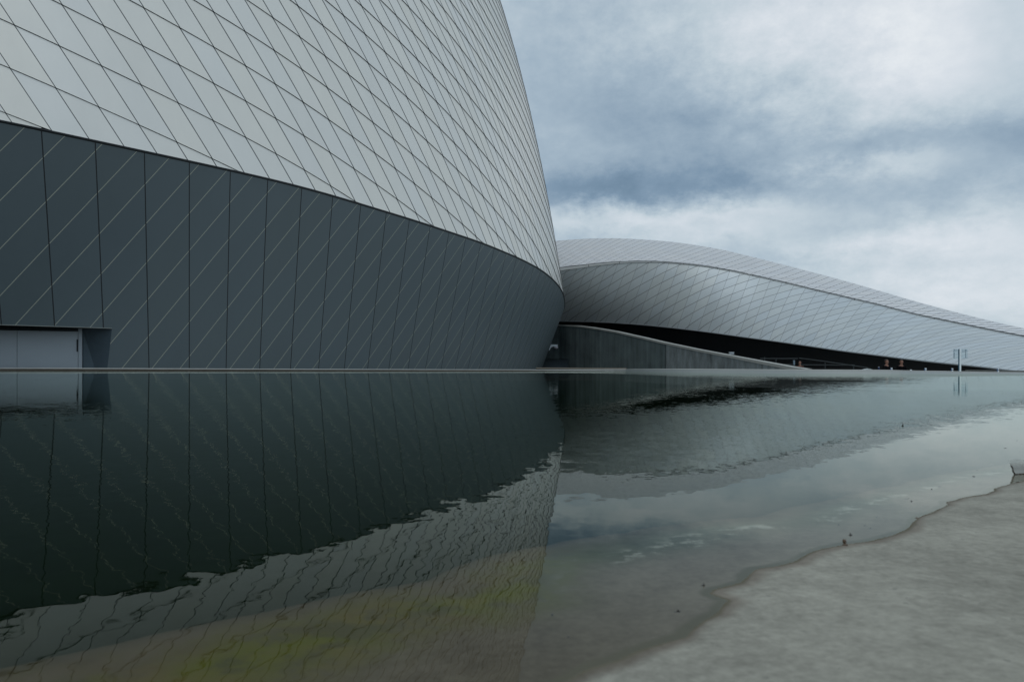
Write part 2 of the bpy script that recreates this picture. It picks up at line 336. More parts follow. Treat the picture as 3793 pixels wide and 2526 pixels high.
# glare as through a polarising filter: mostly the p-polarised part of the Fresnel reflection (n = 1.33)
dt = t.node('ShaderNodeVectorMath', {0: geo.outputs['Incoming'], 1: nn.outputs[0]}, operation='DOT_PRODUCT'); cI = t.m('MAXIMUM', t.m('ABSOLUTE', dt.outputs['Value']), .001)
cT = t.m('SQRT', t.m('SUBTRACT', 1.0, t.m('DIVIDE', t.m('SUBTRACT', 1.0, t.m('MULTIPLY', cI, cI)), 1.7689))); nc = t.m('MULTIPLY', cI, 1.33)
fr_p = t.m('POWER', t.m('DIVIDE', t.m('ABSOLUTE', t.m('SUBTRACT', nc, cT)), t.m('ADD', nc, cT)), 2.0)
frn = t.node('ShaderNodeFresnel', {'IOR': 1.33, 'Normal': nn.outputs[0]})
fr_p = t.m('ADD', t.m('MULTIPLY', fr_p, .9), t.m('MULTIPLY', frn.outputs[0], .13))
gl = t.node('ShaderNodeBsdfGlossy', {'Color': (.92, .98, .92, 1), 'Roughness': .0, 'Normal': nn.outputs[0]})
tr = t.node('ShaderNodeBsdfTransparent', {'Color': (.94, .945, .92, 1)})
mx = t.node('ShaderNodeMixShader', {0: fr_p, 1: tr.outputs[0], 2: gl.outputs[0]}); t.l.new(mx.outputs[0], t.o.inputs[0])
rw = np.concatenate([np.geomspace(.2, 3, 90, endpoint=False), np.geomspace(3, 62, 50)]); tw = np.concatenate([np.linspace(-math.pi, -.9, 40, endpoint=False), np.linspace(-.9, .9, 180, endpoint=False), np.linspace(.9, math.pi, 40)])
TW, RW = np.meshgrid(tw, rw); Pw = np.stack([RW.ravel() * np.sin(TW.ravel()), RW.ravel() * np.cos(TW.ravel())], 1)
nt = len(tw); ii = np.arange(len(rw) - 1)[:, None] * nt + np.arange(nt - 1)[None, :]
fw = np.stack([ii, ii + 1, ii + 1 + nt, ii + nt], -1).reshape(-1, 4)
sw_ = shore_dist(Pw); keep = (sw_[fw].max(1) > -.02)
# pull points that lie beyond the rim back onto its middle line
rimmid = RC[:, :2]
def clampin(P_):
    P_ = P_.copy(); out_ = ~inside_rim(P_)
    for i in np.where(out_)[0]:
        d = np.hypot(*(rimmid - P_[i]).T); P_[i] = rimmid[d.argmin()] * 1.004
    return P_
outside = ~inside_rim(Pw); keep &= ~outside[fw].all(1); Pw = clampin(Pw)
fw = fw[keep]; used = np.unique(fw); remap = -np.ones(len(Pw), int); remap[used] = np.arange(len(used))
tag(mesh('water', [(x, y, 0) for x, y in Pw[used]], remap[fw].tolist(), m, attrs={'shore': sw_[used]}), kind='structure')

# ------------------------------------------------------------------ pool rim (a thing: low concrete edge)
nrm = np.gradient(RC[:, :2], axis=0); nrm /= np.hypot(*nrm.T)[:, None]; nrm = np.stack([-nrm[:, 1], nrm[:, 0]], 1)   # away from the pool
rim = empty('pool_rim', (0, 30, 0), 'long low concrete rim along the far edge of the pool', 'pool edge')
def strip(name, prof, mat, parent, sel=None):
    """prof(i) -> list of (outward offset, z); swept along the rim"""
    idx = range(len(RC)) if sel is None else sel; V, Fq = [], []; n = None
    for i in idx:
        p = prof(i); n = len(p)
        for o_, zz in p: q = RC[i, :2] + nrm[i] * o_; V.append((q[0], q[1], zz))
    k = len(list(idx))
    for a in range(k - 1):
        for b in range(n - 1): Fq.append((a * n + b, (a + 1) * n + b, (a + 1) * n + b + 1, a * n + b + 1))
    return mesh(name, V, Fq, mat, parent)
leftsel = [i for i in range(len(RC)) if RC[i, 0] / max(RC[i, 1], 1) < (2330 - CX) / F]
rightsel = list(range(max(leftsel), len(RC)))
gr = lambda i: float(np.clip(((CX + F * RC[i, 0] / max(RC[i, 1], 1)) - 2330) / 250, 0, 1))
sfr = lambda i: .62 * float(np.clip((2290 - (CX + F * RC[i, 0] / max(RC[i, 1], 1))) / 400, 0, 1)) - .02
strip('rim_top', lambda i: [(0, RC[i, 2] * sfr(i)), (0, RC[i, 2] - .01), (.012, RC[i, 2]), (.34, RC[i, 2]), (.35, RC[i, 2] - .01), (.35, -1.3)], M_rim, rim, leftsel)
strip('rim_face', lambda i: [(.02, -.5), (.008, RC[i, 2] * sfr(i))], M_stain, rim, leftsel)
strip('rim_top', lambda i: [(.05 * gr(i), RC[i, 2] * .86), (.06 * gr(i), RC[i, 2]), (.34 + .16 * gr(i), RC[i, 2] + .004), (.51, -1.3)], M_rim, rim, rightsel)
strip('rim_face', lambda i: [(-.01, -.5), (0, -.01), (.055 * gr(i), RC[i, 2] * .86)], M_rimface, rim, rightsel)

# ------------------------------------------------------------------ big curved building
Wp = 1.95; PC = [15.43068907, 40.73023207, 31.87003324, 2.59551331]
def phi(n): u = n / 22.; return np.radians(PC[1] + PC[2] * u + PC[3] * u * u)
def plan(n0=-20, n1=62, sub=20):
    x = (153 - CX) / F * PC[0]; y = PC[0]; ns = [0.]; P = [(x, y)]
    for i in range(n1 * sub):
        n = (i + .5) / sub; x += math.cos(phi(n)) / sub; y += math.sin(phi(n)) / sub; P.append((x, y)); ns.append((i + 1) / sub)
    x, y = P[0]
    for i in range(-n0 * sub):
        n = -(i + .5) / sub; x -= math.cos(phi(n)) / sub; y -= math.sin(phi(n)) / sub; P.insert(0, (x, y)); ns.insert(0, -(i + 1) / sub)
    return np.array(ns), np.array(P) * Wp
NS, PL = plan(); PLX = CX + F * PL[:, 0] / np.maximum(PL[:, 1], 1)
i_m = PLX.argmax(); i_0 = np.where(NS < -8)[0][-1]
nx = lambda x: np.interp(x, PLX[i_0:i_m], NS[i_0:i_m])
rx = np.array([0, 153, 352, 536, 702, 855, 997, 1120, 1232, 1338, 1431, 1520, 1596, 1663, 1728, 1803, 1833, 1877, 1908, 1965, 2004, 2042, 2069, 2084, 2091, 2093])
ry = np.array([443, 477, 522, 559, 596, 629, 661, 691, 723, 755, 784, 810, 835, 858, 879, 904, 918, 937, 948, 977, 998, 1029, 1057, 1082, 1110, 1131.])
rn = nx(rx); rD = np.interp(rn, NS, PL[:, 1]); rH = H0 + (Y0 - ry) / F * rD
rn = np.concatenate([[-20], rn, [33, 40, 50, 62]]); rH = np.concatenate([[10.4], rH, [6.2, 5.4, 5.2, 6.0]])
_hn = np.arange(-20, 62.01, .25); _hv = np.interp(_hn, rn, rH); _k = np.exp(-np.linspace(-2, 2, 21) ** 2); _k /= _k.sum()
_hv = np.convolve(np.pad(_hv, 10, 'edge'), _k, 'valid')
Hn = lambda n: np.interp(n, _hn, _hv)
QB = [0.261, 0.061, 0.009, 0.1, 0.053, -0.062]; QU = [0.152, -0.0011, 0.1933, -0.3049, 0.39]
def LOW(n, zz):
    """point of the lower, outward leaning skin at plan index n and height z"""
    n = np.asarray(n, float); c_ = np.clip(n, -8, 34); d = np.maximum(Hn(n) - zz, 0)
    tb = QB[0] + QB[1] * c_ / 20 + QB[2] * (c_ / 20) ** 2; e = QB[3] + QB[4] * c_ / 20 + QB[5] * (c_ / 20) ** 2; a = phi(n)
    x = np.interp(n, NS, PL[:, 0]) + d * (-np.sin(a) * tb + np.cos(a) * e); y = np.interp(n, NS, PL[:, 1]) + d * (np.cos(a) * tb + np.sin(a) * e)
    return np.stack([x, y, zz + 0 * n], -1)
def UPP(n, dz, off=0.0):
    c_ = np.clip(n, -5, 34); d = np.minimum(dz, 32)
    o_ = (QU[0] + QU[1] * (c_ - 20) / 20) * d + (QU[2] + QU[3] * (c_ - 20) / 20) * d * d * .01 + QU[4] * d ** 3 * 1e-4 - off; a = phi(n)
    return np.stack([np.interp(n, NS, PL[:, 0]) - np.sin(a) * o_, np.interp(n, NS, PL[:, 1]) + np.cos(a) * o_, Hn(n) + dz], -1)
Bn = lambda n: 0.00417547 * n * n + 0.22718094 * n - 0.03498667 + np.where(n < -10, .0, 0)
Tn = lambda n: 2.46796304e-04 * n ** 3 - 9.62503708e-04 * n ** 2 + 1.44025676 * n + 0.737346740
Dn = lambda n: -2.96092874e-04 * n ** 3 + 1.35225635e-02 * n ** 2 + 1.38164092 * n + 0.358828816
gT, gB = 2.22, 1.965
gD = lambda n: 1.70 - .01 * n
big = empty('museum_building', (-15, 45, -1.25), 'huge curved metal-clad building with pale upper shell over dark leaning lower wall', 'building')
DK = (.022, .028, .034)
M_upper = cladding('pale_aluminium_panels', (.80, .775, .725), [('thin', .014, (.03, .04, .05), .95), ('bold', .010, (.015, .02, .025), 1.0)], .42, .8, .02, ('thin', 'bold'), .05, bumps=.035, grow=.0011)
M_edge = plain('shingle_edge', (.03, .035, .04), .6)
# upper shell: overlapping bands, each proud of the one below at its lower edge
zmax = 30.0; cols = np.arange(-18, 56.01, .2); V, Fq, aT, aB, mi = [], [], [], [], []
bmin = int(math.floor(Bn(cols).min())); bmax = int(math.ceil((Bn(cols) + zmax / gB).max()))
LIP = .04
for mnd in range(bmin, bmax):
    prev = None
    for n in cols:
        b0 = Bn(n); t0 = max(mnd, b0); t1 = min(mnd + 1, b0 + zmax / gB)
        if t1 - t0 < 1e-3: prev = None; continue
        full = t0 == mnd and b0 < mnd - .02
        row = []
        bs = [t0 + (t1 - t0) * k / 3 for k in range(4)]
        d0 = (t0 - b0) * gB
        seq = [(d0, 0.0 if full else None)] + [((b - b0) * gB, LIP * (mnd + 1 - b)) for b in bs]
        for q, (dz, of) in enumerate(seq):
            p = UPP(np.float64(n), dz, LIP * (mnd + 1 - t0) if of is None else of)
            row.append(len(V)); V.append(tuple(p)); aT.append(Tn(n) + dz / gT); aB.append(mnd + .5)
        if prev:
            for q in range(4):
                Fq.append((prev[q], row[q], row[q + 1], prev[q + 1])); mi.append(1 if q == 0 else 0)
        prev = row
up = mesh('upper_cladding', V, Fq, None, big, attrs={'thin': aT, 'bold': aB}, mats=[M_upper, M_edge], midx=mi)
# roof and back
top = UPP(cols, np.full(len(cols), zmax - .2)); V = [tuple(p) for p in top]
cap = mesh('roof', V + [(x + .0, y, -1.25) for x, y, z_ in (V[-1], V[0])], [tuple(range(len(V)))[::-1], (0, len(V) - 1, len(V), len(V) + 1)], M_steel, big)
# lower wall with an opening for the entrance
zt = 1.92; ZB = -1.25
def solve_n(px, zz):
    nn_ = np.linspace(-6, 8, 2801); p = LOW(nn_, zz); q = CX + F * p[:, 0] / p[:, 1]; return np.interp(px, q, nn_)
ne_t, ne_b = solve_n(415, zt), solve_n(398, .1)
cols2 = np.arange(-18, 56.01, .25); V, Fq, aV, aD = [], [], [], []
def addv(n, zz):
    p = LOW(n, zz); V.append(tuple(p)); aV.append(float(n)); aD.append(float(Dn(n) + (Hn(n) - zz) / gD(n))); return len(V) - 1
K = 14; prev = None
for n in cols2:
    row = [addv(n, zt + (Hn(n) - .03 - zt) * k / K) for k in range(K + 1)]
    if prev:
        for k in range(K): Fq.append((prev[k], row[k], row[k + 1], prev[k + 1]))
    prev = row
nL_open = -6.0
def lowpatch(colsf):
    prev = None
    for fcn in colsf:
        row = [addv(fcn(zz), zz) for zz in np.linspace(ZB, zt, 7)]
        if prev:
            for k in range(6): Fq.append((prev[k], row[k], row[k + 1], prev[k + 1]))
        prev = row
ne = lambda zz: ne_b + (ne_t - ne_b) * (zz - .1) / (zt - .1)
fr_ = np.linspace(0, 1, 180)
lowpatch([(lambda zz, u=u: ne(zz) + (56 - ne(zz)) * u) for u in fr_])
lowpatch([(lambda zz, n=n: n) for n in np.linspace(-18, nL_open, 30)])
M_lower = cladding('shade_toned_aluminium_panels', (.108, .145, .162), [('diag', .0105, (.50, .51, .41), 1.0), ('vert', .012, (.004, .006, .008), 1.0)], .5, .12, .02, ('vert', 'diag'), .05, bumps=.010)  # same aluminium as the upper shell; the overhang's shade is put into this base colour
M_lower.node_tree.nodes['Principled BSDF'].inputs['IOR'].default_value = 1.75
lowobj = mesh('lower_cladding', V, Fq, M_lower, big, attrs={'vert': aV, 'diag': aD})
# dark drip line under the pale shell
p1 = LOW(cols2, Hn(cols2) - .10); p2 = UPP(cols2, np.full(len(cols2), .0), .045); p3 = UPP(cols2, np.full(len(cols2), .0), -.02)
V = [tuple(p) for p in p1] + [tuple(p - np.array([0, 0, .045])) for p in p2] + [tuple(p + np.array([0, 0, .002])) for p in p2]; k = len(cols2)
mesh('shell_edge_trim', V, [(i, i + 1, k + i + 1, k + i) for i in range(k - 1)] + [(k + i, k + i + 1, 2 * k + i + 1, 2 * k + i) for i in range(k - 1)], M_edge, big)
# entrance recess
jt = Vector(LOW(np.float64(ne_t), zt)); jb = Vector(LOW(np.float64(ne_b), .1)); jz = Vector(LOW(np.float64(ne(ZB)), ZB))
Dd = jt.y + .55
dp = Vector(((305 - CX) / F * Dd, Dd, 0))                       # inner corner of jamb and door plane
dirl = Vector((-math.cos(phi(0) * .55), -math.sin(phi(0) * .55), 0)); Ld = 13.0; dl = dp + dirl * Ld
def q4(name, pts, mat, parent): return mesh(name, pts, [tuple(range(len(pts)))], mat, parent)
q4('jamb', [(dp.x, dp.y, ZB), (dp.x, dp.y, zt - .001), tuple(jt), tuple(jb), tuple(jz)], M_lower_j := plain('jamb_metal', (.10, .14, .17), .5, .4), big)
nsv = np.linspace(nL_open, ne_t, 20); fr3 = [tuple(LOW(np.float64(n), zt)) for n in nsv]
bk = [tuple(Vector((dl.x, dl.y, zt)).lerp(Vector((dp.x, dp.y, zt)), i / 19)) for i in range(20)]
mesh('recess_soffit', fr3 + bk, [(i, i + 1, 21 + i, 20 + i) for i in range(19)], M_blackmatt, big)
bm = bmesh.new(); tube(bm, [(x, y, z_ - .015) for x, y, z_ in fr3], .016, 6); bmobj('recess_edge_trim', bm, plain('trim_light', (.30, .32, .30), .5), big)
M_door = plain('pale_door_panels', (.34, .38, .42), .38, .45, .05, .8)
dn = Vector((dirl.y, -dirl.x, 0)); 
if dn.y > 0: dn = -dn
def dpt(px):       # distance along the door plane from the corner for an image column
    a = (px - CX) / F; return (dp.x - a * dp.y) / (a * dirl.y - dirl.x)
def leaf(name, d0, d1, z0, z1, th_, mat, parent, proud=0.0):
    a = dp + dirl * d0 + dn * proud; b = dp + dirl * d1 + dn * proud; bm = bmesh.new()
    ang = math.atan2(dirl.y, dirl.x); mid = (a + b) / 2
    box(bm, Vector((mid.x, mid.y, (z0 + z1) / 2)), (abs(d1 - d0), th_, z1 - z0), 0, Matrix.Rotation(ang, 4, 'Z')); return bmobj(name, bm, mat, parent)
d290, d65 = dpt(291), dpt(64)
leaf('door_frame', 0.0, d290, ZB, zt - .004, .12, M_door, big)
leaf('door_frame', d290 + .004, Ld, zt - .13, zt - .004, .10, M_darkmetal, big)
dd = leaf('door', d290 + .02, d65 - .008, ZB, zt - .14, .08, M_door, big)
leaf('handle', d290 + .012, d290 + .065, .85, 1.42, .10, M_darkmetal, big, .06).parent = dd
leaf('door', d65 + .008, d65 + (d65 - d290), ZB, zt - .14, .08, M_door, big)
leaf('door', d65 + (d65 - d290) + .02, Ld, ZB, zt - .14, .08, M_door, big)

# ------------------------------------------------------------------ far wave-shaped building
def crv(xs, ys): return lambda x: np.interp(x, xs, ys)
topf = ([1700, 2055, 2138, 2257, 2359, 2473, 2580, 2686, 2792, 2900, 2976, 3065, 3162, 3260, 3366, 3472, 3578, 3685, 3793, 4100, 4600], [930, 893, 886, 882, 886, 894, 908, 927, 953, 980, 1000, 1023, 1050, 1078, 1110, 1140, 1169, 1197, 1223, 1292, 1350])
midf = ([1700, 2072, 2134, 2210, 2290, 2363, 2452, 2537, 2622, 2707, 2792, 2900, 2937, 3014, 3086, 3158, 3243, 3315, 3400, 3489, 3583, 3685, 3793, 4100, 4600], [1080, 1003, 995, 984, 976, 972, 972, 979, 989, 1004, 1022, 1047, 1055, 1075, 1091, 1109, 1128, 1147, 1169, 1187, 1207, 1228, 1249, 1305, 1362])
botf = ([1700, 2076, 2240, 2367, 2495, 2622, 2750, 2899, 3005, 3090, 3175, 3260, 3345, 3430, 3515, 3600, 3685, 3744, 3793, 4100, 4600], [1184, 1189, 1193, 1201, 1214, 1229, 1247, 1267, 1282, 1295, 1306, 1316, 1327, 1337, 1346, 1354, 1363, 1371, 1377, 1395, 1420])
DX = [1700, 2070, 2400, 2800, 3300, 3793, 4600]
Db = crv(DX, [100, 96, 86, 72, 56, 44, 31]); Dm = crv(DX, [96, 92, 86, 78, 64, 53, 40]); Dt = crv(DX, [104, 101, 96, 89, 74, 62, 49])
xs = np.arange(1700, 4601, 14.0)
def sm(a):
    k = np.exp(-np.linspace(-2, 2, 11) ** 2); k /= k.sum(); return np.convolve(np.pad(a, 5, 'reflect', reflect_type='odd'), k, 'valid')
def line3(yf, Df):
    y = sm(crv(*yf)(xs)); D = sm(Df(xs)); return np.stack([(xs - CX) / F * D, D, H0 + (Y0 - y) / F * D], -1)
TL, ML, BL = line3(topf, Dt), line3(midf, Dm), line3(botf, Db)
arc = np.concatenate([[0], np.cumsum(np.hypot(*np.diff(ML[:, :2], axis=0).T))])
arc -= np.interp(2070, xs, arc)
far = empty('wave_building', (12, 75, -1.25), 'long low wave-shaped building with silver panelled roof behind the pool', 'building')
def loft(name, A_, B_, bulge, mat, K=12, extra=None, parent=far):
    n = len(xs); V, Fq, aS, aZ, aU = [], [], [], [], []
    for k in range(K + 1):
        u = k / K; P = A_ * (1 - u) + B_ * u
        if bulge is not None: P = P + bulge * (4 * u * (1 - u))[..., None] if np.ndim(u) else P + np.array(bulge) * 4 * u * (1 - u)
        V += [tuple(p) for p in P]; aS += list(arc); aZ += list(P[:, 2]); aU += [u] * n
    for k in range(K):
        for i in range(n - 1): Fq.append((k * n + i, k * n + i + 1, (k + 1) * n + i + 1, (k + 1) * n + i))
    aS, aZ, aU = map(np.array, (aS, aZ, aU)); Vn = np.array(V)
    return V, Fq, aS, aZ, aU, Vn
# upper roof
V, Fq, aS, aZ, aU, Vn = loft('roof', ML, TL, (0, 0, .35), None)
pxv = CX + F * Vn[:, 0] / Vn[:, 1]
pyv = Y0 - F * (Vn[:, 2] - H0) / Vn[:, 1]; vp = np.clip((crv(*midf)(pxv) - pyv) / np.maximum(crv(*midf)(pxv) - crv(*topf)(pxv), 4), -.2, 1.2)
riseU = (pxv - np.interp(pxv, [2100, 2400, 2800, 3100, 3700], [260, 200, 130, 100, 72]) * vp) / 33.0; horU = aZ / .19 + aS * .02
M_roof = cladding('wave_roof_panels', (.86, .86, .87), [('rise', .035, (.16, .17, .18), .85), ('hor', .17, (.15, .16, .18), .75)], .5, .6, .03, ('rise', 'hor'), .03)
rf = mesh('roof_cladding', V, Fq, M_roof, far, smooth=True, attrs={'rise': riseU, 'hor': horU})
# lower facade
V, Fq, aS, aZ, aU, Vn = loft('facade', BL, ML, (0, -.5, 0), None)
pxv = CX + F * Vn[:, 0] / Vn[:, 1]; pyv = Y0 - F * (Vn[:, 2] - H0) / Vn[:, 1]
wx = np.clip((pxv - 2100) / 1700, 0, 1.2)
vp = np.clip((crv(*botf)(pxv) - pyv) / np.maximum(crv(*botf)(pxv) - crv(*midf)(pxv), 4), 0, 1.1)
_x = np.arange(800, 4700, 5.); _b = np.cumsum(5 / np.interp(_x, [2200, 3000, 3500], [57, 39, 34]))
riseL = np.interp(pxv - np.interp(pxv, [2300, 3100, 4000], [350, 395, 420]) * vp ** 1.15, _x, _b)
stL = (pxv - np.interp(pxv, [2400, 2850, 3260, 3650, 4200], [85, 80, 130, 240, 330]) * vp) / 38.0
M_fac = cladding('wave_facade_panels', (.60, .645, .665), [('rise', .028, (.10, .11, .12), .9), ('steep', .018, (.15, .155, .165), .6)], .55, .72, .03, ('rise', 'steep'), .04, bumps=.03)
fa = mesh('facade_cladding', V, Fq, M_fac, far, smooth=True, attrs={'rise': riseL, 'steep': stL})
n = len(xs)
# trim along the crest between facade and roof
wt = np.interp(xs, [1700, 2072, 2363, 2500, 4600], [.40, .34, .10, .045, .03])[:, None]
o1 = ML + np.array([0, -.10, 0]) ; o2 = o1 + np.concatenate([0 * wt, 0 * wt, wt], 1); o3 = o2 + np.array([0, .25, .02]); o0 = o1 + np.array([0, .12, -.05])
V = [tuple(p) for A_ in (o0, o1, o2, o3) for p in A_]
M_fascia = cladding('fascia', (.74, .76, .77), [('j', .01, (.2, .2, .2), 1.0)], .4, .5, .02, ('j', 'j'))
mesh('crest_fascia', V, [(k * n + i, k * n + i + 1, (k + 1) * n + i + 1, (k + 1) * n + i) for k in range(3) for i in range(n - 1)], M_fascia, far, attrs={'j': np.tile(arc / 4.0, 4)})
bm = bmesh.new(); tube(bm, [tuple(p + np.array([0, .0, .02])) for p in o3[::2] + np.array([0, 0, .03])], .05, 6); bmobj('crest_rail', bm, plain('crest_dark', (.12, .13, .14), .5, .5), far)
bm = bmesh.new(); tube(bm, [tuple(p + np.array([0, -.02, -.03])) for p in BL[::2]], .055, 6); bmobj('facade_edge_trim', bm, plain('edge_pale', (.34, .37, .39), .45, .5), far)
# soffit, dark glass wall, back of the roof
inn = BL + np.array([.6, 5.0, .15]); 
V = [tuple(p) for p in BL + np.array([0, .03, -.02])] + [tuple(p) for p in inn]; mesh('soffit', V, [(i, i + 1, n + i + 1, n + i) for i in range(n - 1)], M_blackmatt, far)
V = [tuple(p) for p in inn] + [(p[0], p[1], -1.3) for p in inn]; mesh('glass_wall', V, [(i, i + 1, n + i + 1, n + i) for i in range(n - 1)], M_black, far)
bm = bmesh.new()
for px, sh in ((3395, 60), (3450, 60), (3505, 50)):
    i = np.interp(px, xs, np.arange(n)); p = Vector([np.interp(i, np.arange(n), inn[:, k]) for k in range(3)]); tube(bm, [p + Vector((0, -.08, -.1)), p + Vector((1.3, -1.2, -1.8))], .018, 5)
bmobj('mullion', bm, M_darkmetal, far)
bk1 = TL + np.array([4, 14, -1.0]); bk2 = bk1 * [1, 1, 0] + [3, 5, -1.3]
V = [tuple(p) for A_ in (TL, bk1, bk2) for p in A_]; mesh('rear_roof', V, [(k * n + i, k * n + i + 1, (k + 1) * n + i + 1, (k + 1) * n + i) for k in range(2) for i in range(n - 1)], M_roof, far, attrs={'rise': np.tile(arc, 3), 'hor': np.repeat([.3, .3, .3], n)})

# ------------------------------------------------------------------ concrete wall with a curved top
cw_t = ([1900, 2072, 2133, 2184, 2235, 2286, 2325, 2380, 2452, 2580, 2707, 2835, 2900, 2940, 2990], [1203, 1202, 1205, 1211, 1219, 1228, 1237, 1249, 1266, 1293, 1317, 1341, 1353, 1360.5, 1367.5])
cwD = crv([1900, 2072, 2465, 2990], [86, 83, 64, 33])
cx_ = np.concatenate([np.arange(1900, 2466, 12.0), [2465.]]); cx2 = np.arange(2465, 2991, 12.5)
wallT = empty('concrete_wall', (at(2465, Y0, 64).x, 64, -1.25), 'weathered board-formed concrete wall with curved sloping top beside the dark curved building', 'wall')
def topz(x): return H0 + (Y0 - crv(*cw_t)(x)) / F * cwD(x)
def cwp(x, zz, back=0.0): D = cwD(x); return (( x - CX) / F * D + back * .7, D + back, zz)
def wallpart(name, X, mat, holes=None):
    V, Fq = [], []; K = 1
    for x in X:
        V += [cwp(x, -1.25), cwp(x, float(topz(x)) - .16), cwp(x, float(topz(x)) - .16, .6), cwp(x, -1.25, .6)]
    for i in range(len(X) - 1):
        a, b = 4 * i, 4 * i + 4
        for k in range(4): Fq.append((a + k, b + k, b + (k + 1) % 4, a + (k + 1) % 4))
    Fq += [(0, 1, 2, 3), tuple(len(V) - 4 + k for k in (3, 2, 1, 0))]
    return mesh(name, V, Fq, mat, wallT)
# opening low in the wall, 2028..2106 px: the wall starts right of it, lintel above
xl = [x for x in cx_ if x >= 2106]; xl = [2106.] + xl
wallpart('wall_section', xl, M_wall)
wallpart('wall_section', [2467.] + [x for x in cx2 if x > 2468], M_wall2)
V, Fq = [], []; hx = [1900., 1960, 2020, 2050, 2072, 2106.]
hz = H0 + (Y0 - 1329) / F * 82
for x in hx: V += [cwp(x, hz), cwp(x, float(topz(x)) - .16), cwp(x, float(topz(x)) - .16, .6), cwp(x, hz, .6)]
for i in range(len(hx) - 1):
    a, b = 4 * i, 4 * i + 4
    for k in range(4): Fq.append((a + k, b + k, b + (k + 1) % 4, a + (k + 1) % 4))
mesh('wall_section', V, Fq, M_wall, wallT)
V = [cwp(1900, -1.25, 1.0), cwp(2106, -1.25, 1.0), cwp(2106, hz + .1, 1.0), cwp(1900, hz + .1, 1.0)]; mesh('recess_back', V, [(0, 1, 2, 3)], plain('pale_grey_panel', (.16, .2, .23), .5), wallT)
bm = bmesh.new()
for k in range(4):
    a = Vector(cwp(2080, .35 + .12 * k, .9)); b = Vector(cwp(2104, .35 + .12 * k, .9)); tube(bm, [a, b], .02, 5)
bmobj('grille', bm, M_darkmetal, wallT)
# coping
V, Fq = [], []; X = np.concatenate([cx_, cx2[1:]])
for x in X:
    tz = float(topz(x)); th_ = .16
    V += [cwp(x, tz - th_, -.05), cwp(x, tz, -.05), cwp(x, tz + .02, .75), cwp(x, tz - th_, .75)]
for i in range(len(X) - 1):
    a, b = 4 * i, 4 * i + 4
    for k in range(4): Fq.append((a + k, b + k, b + (k + 1) % 4, a + (k + 1) % 4))
mesh('coping', V, Fq, M_coping, wallT)
# low ledge at the foot of the wall and dark gap
led = empty('stone_ledge', (at(2100, 1362, 50).x, 50, 0), 'thin brown stone ledge behind the pool rim at the foot of the concrete wall', 'ledge')
V = []
for x, y, D in ((1985, 1361.6, 46), (2150, 1362.4, 46), (2320, 1363.4, 45)): 
    p = at(x, y, D); V += [(p.x, p.y, -1.25), (p.x, p.y, p.z - .06), (p.x, p.y - .1, p.z - .05), (p.x, p.y - .1, p.z), (p.x + .2, p.y + 1.5, p.z)]
Fa = [(5 * i + k, 5 * i + 5 + k, 5 * i + 6 + k, 5 * i + 1 + k) for i in range(2) for k in range(1, 4)]; mesh('ledge_top', V, Fa, plain('brown_stone', (.22, .19, .15), .8), led)
mesh('ledge_riser', V, [(5 * i, 5 * i + 5, 5 * i + 6, 5 * i + 1) for i in range(2)], M_blackmatt, led)

# ------------------------------------------------------------------ security camera on the wall
p = at(2052, 1276, 80.5); sc_o = empty('security_camera', p, 'white dome security camera on an arm in front of the concrete wall', 'security camera')
k = 80.5 / F * 1.25
bm = bmesh.new(); 
for a, b, c_, d in (((-16, 16), (-4, 1.5), (11, 1.5), (11, -2)),):
    pass
pf_ = [(-17, -16), (-11, -3), (-8, 0), (11, 0), (11, -5), (-2, -6), (-9, -9), (-13, -17)]
lo = [bm.verts.new((p.x + x * k, p.y - .1, p.z + y * k)) for x, y in pf_]; hi = [bm.verts.new((p.x + x * k, p.y + .12, p.z + y * k)) for x, y in pf_]
bm.faces.new(lo); bm.faces.new(hi[::-1]); 
for i in range(8): bm.faces.new((lo[i], lo[(i + 1) % 8], hi[(i + 1) % 8], hi[i]))
tube(bm, [(p.x - 14 * k, p.y, p.z - 13 * k), (p.x - 34 * k, p.y + .3, p.z - 20 * k)], .05, 6)
bmobj('arm', bm, M_white, sc_o)
bm = bmesh.new(); bmesh.ops.create_uvsphere(bm, u_segments=16, v_segments=10, radius=1.0)
bmesh.ops.transform(bm, matrix=Matrix.Translation((p.x + 6 * k, p.y, p.z - 9 * k)) @ Matrix.Diagonal((6.5 * k, 6.5 * k, 4.6 * k, 1)), verts=bm.verts); bmobj('housing', bm, plain('grey_white', (.5, .48, .52), .4), sc_o, True)
bm = bmesh.new(); bmesh.ops.create_uvsphere(bm, u_segments=14, v_segments=8, radius=1.0)
bmesh.ops.transform(bm, matrix=Matrix.Translation((p.x + 5 * k, p.y, p.z - 12.4 * k)) @ Matrix.Diagonal((4.2 * k, 4.2 * k, 3.4 * k, 1)), verts=bm.verts); bmobj('lens_dome', bm, M_black, sc_o, True)

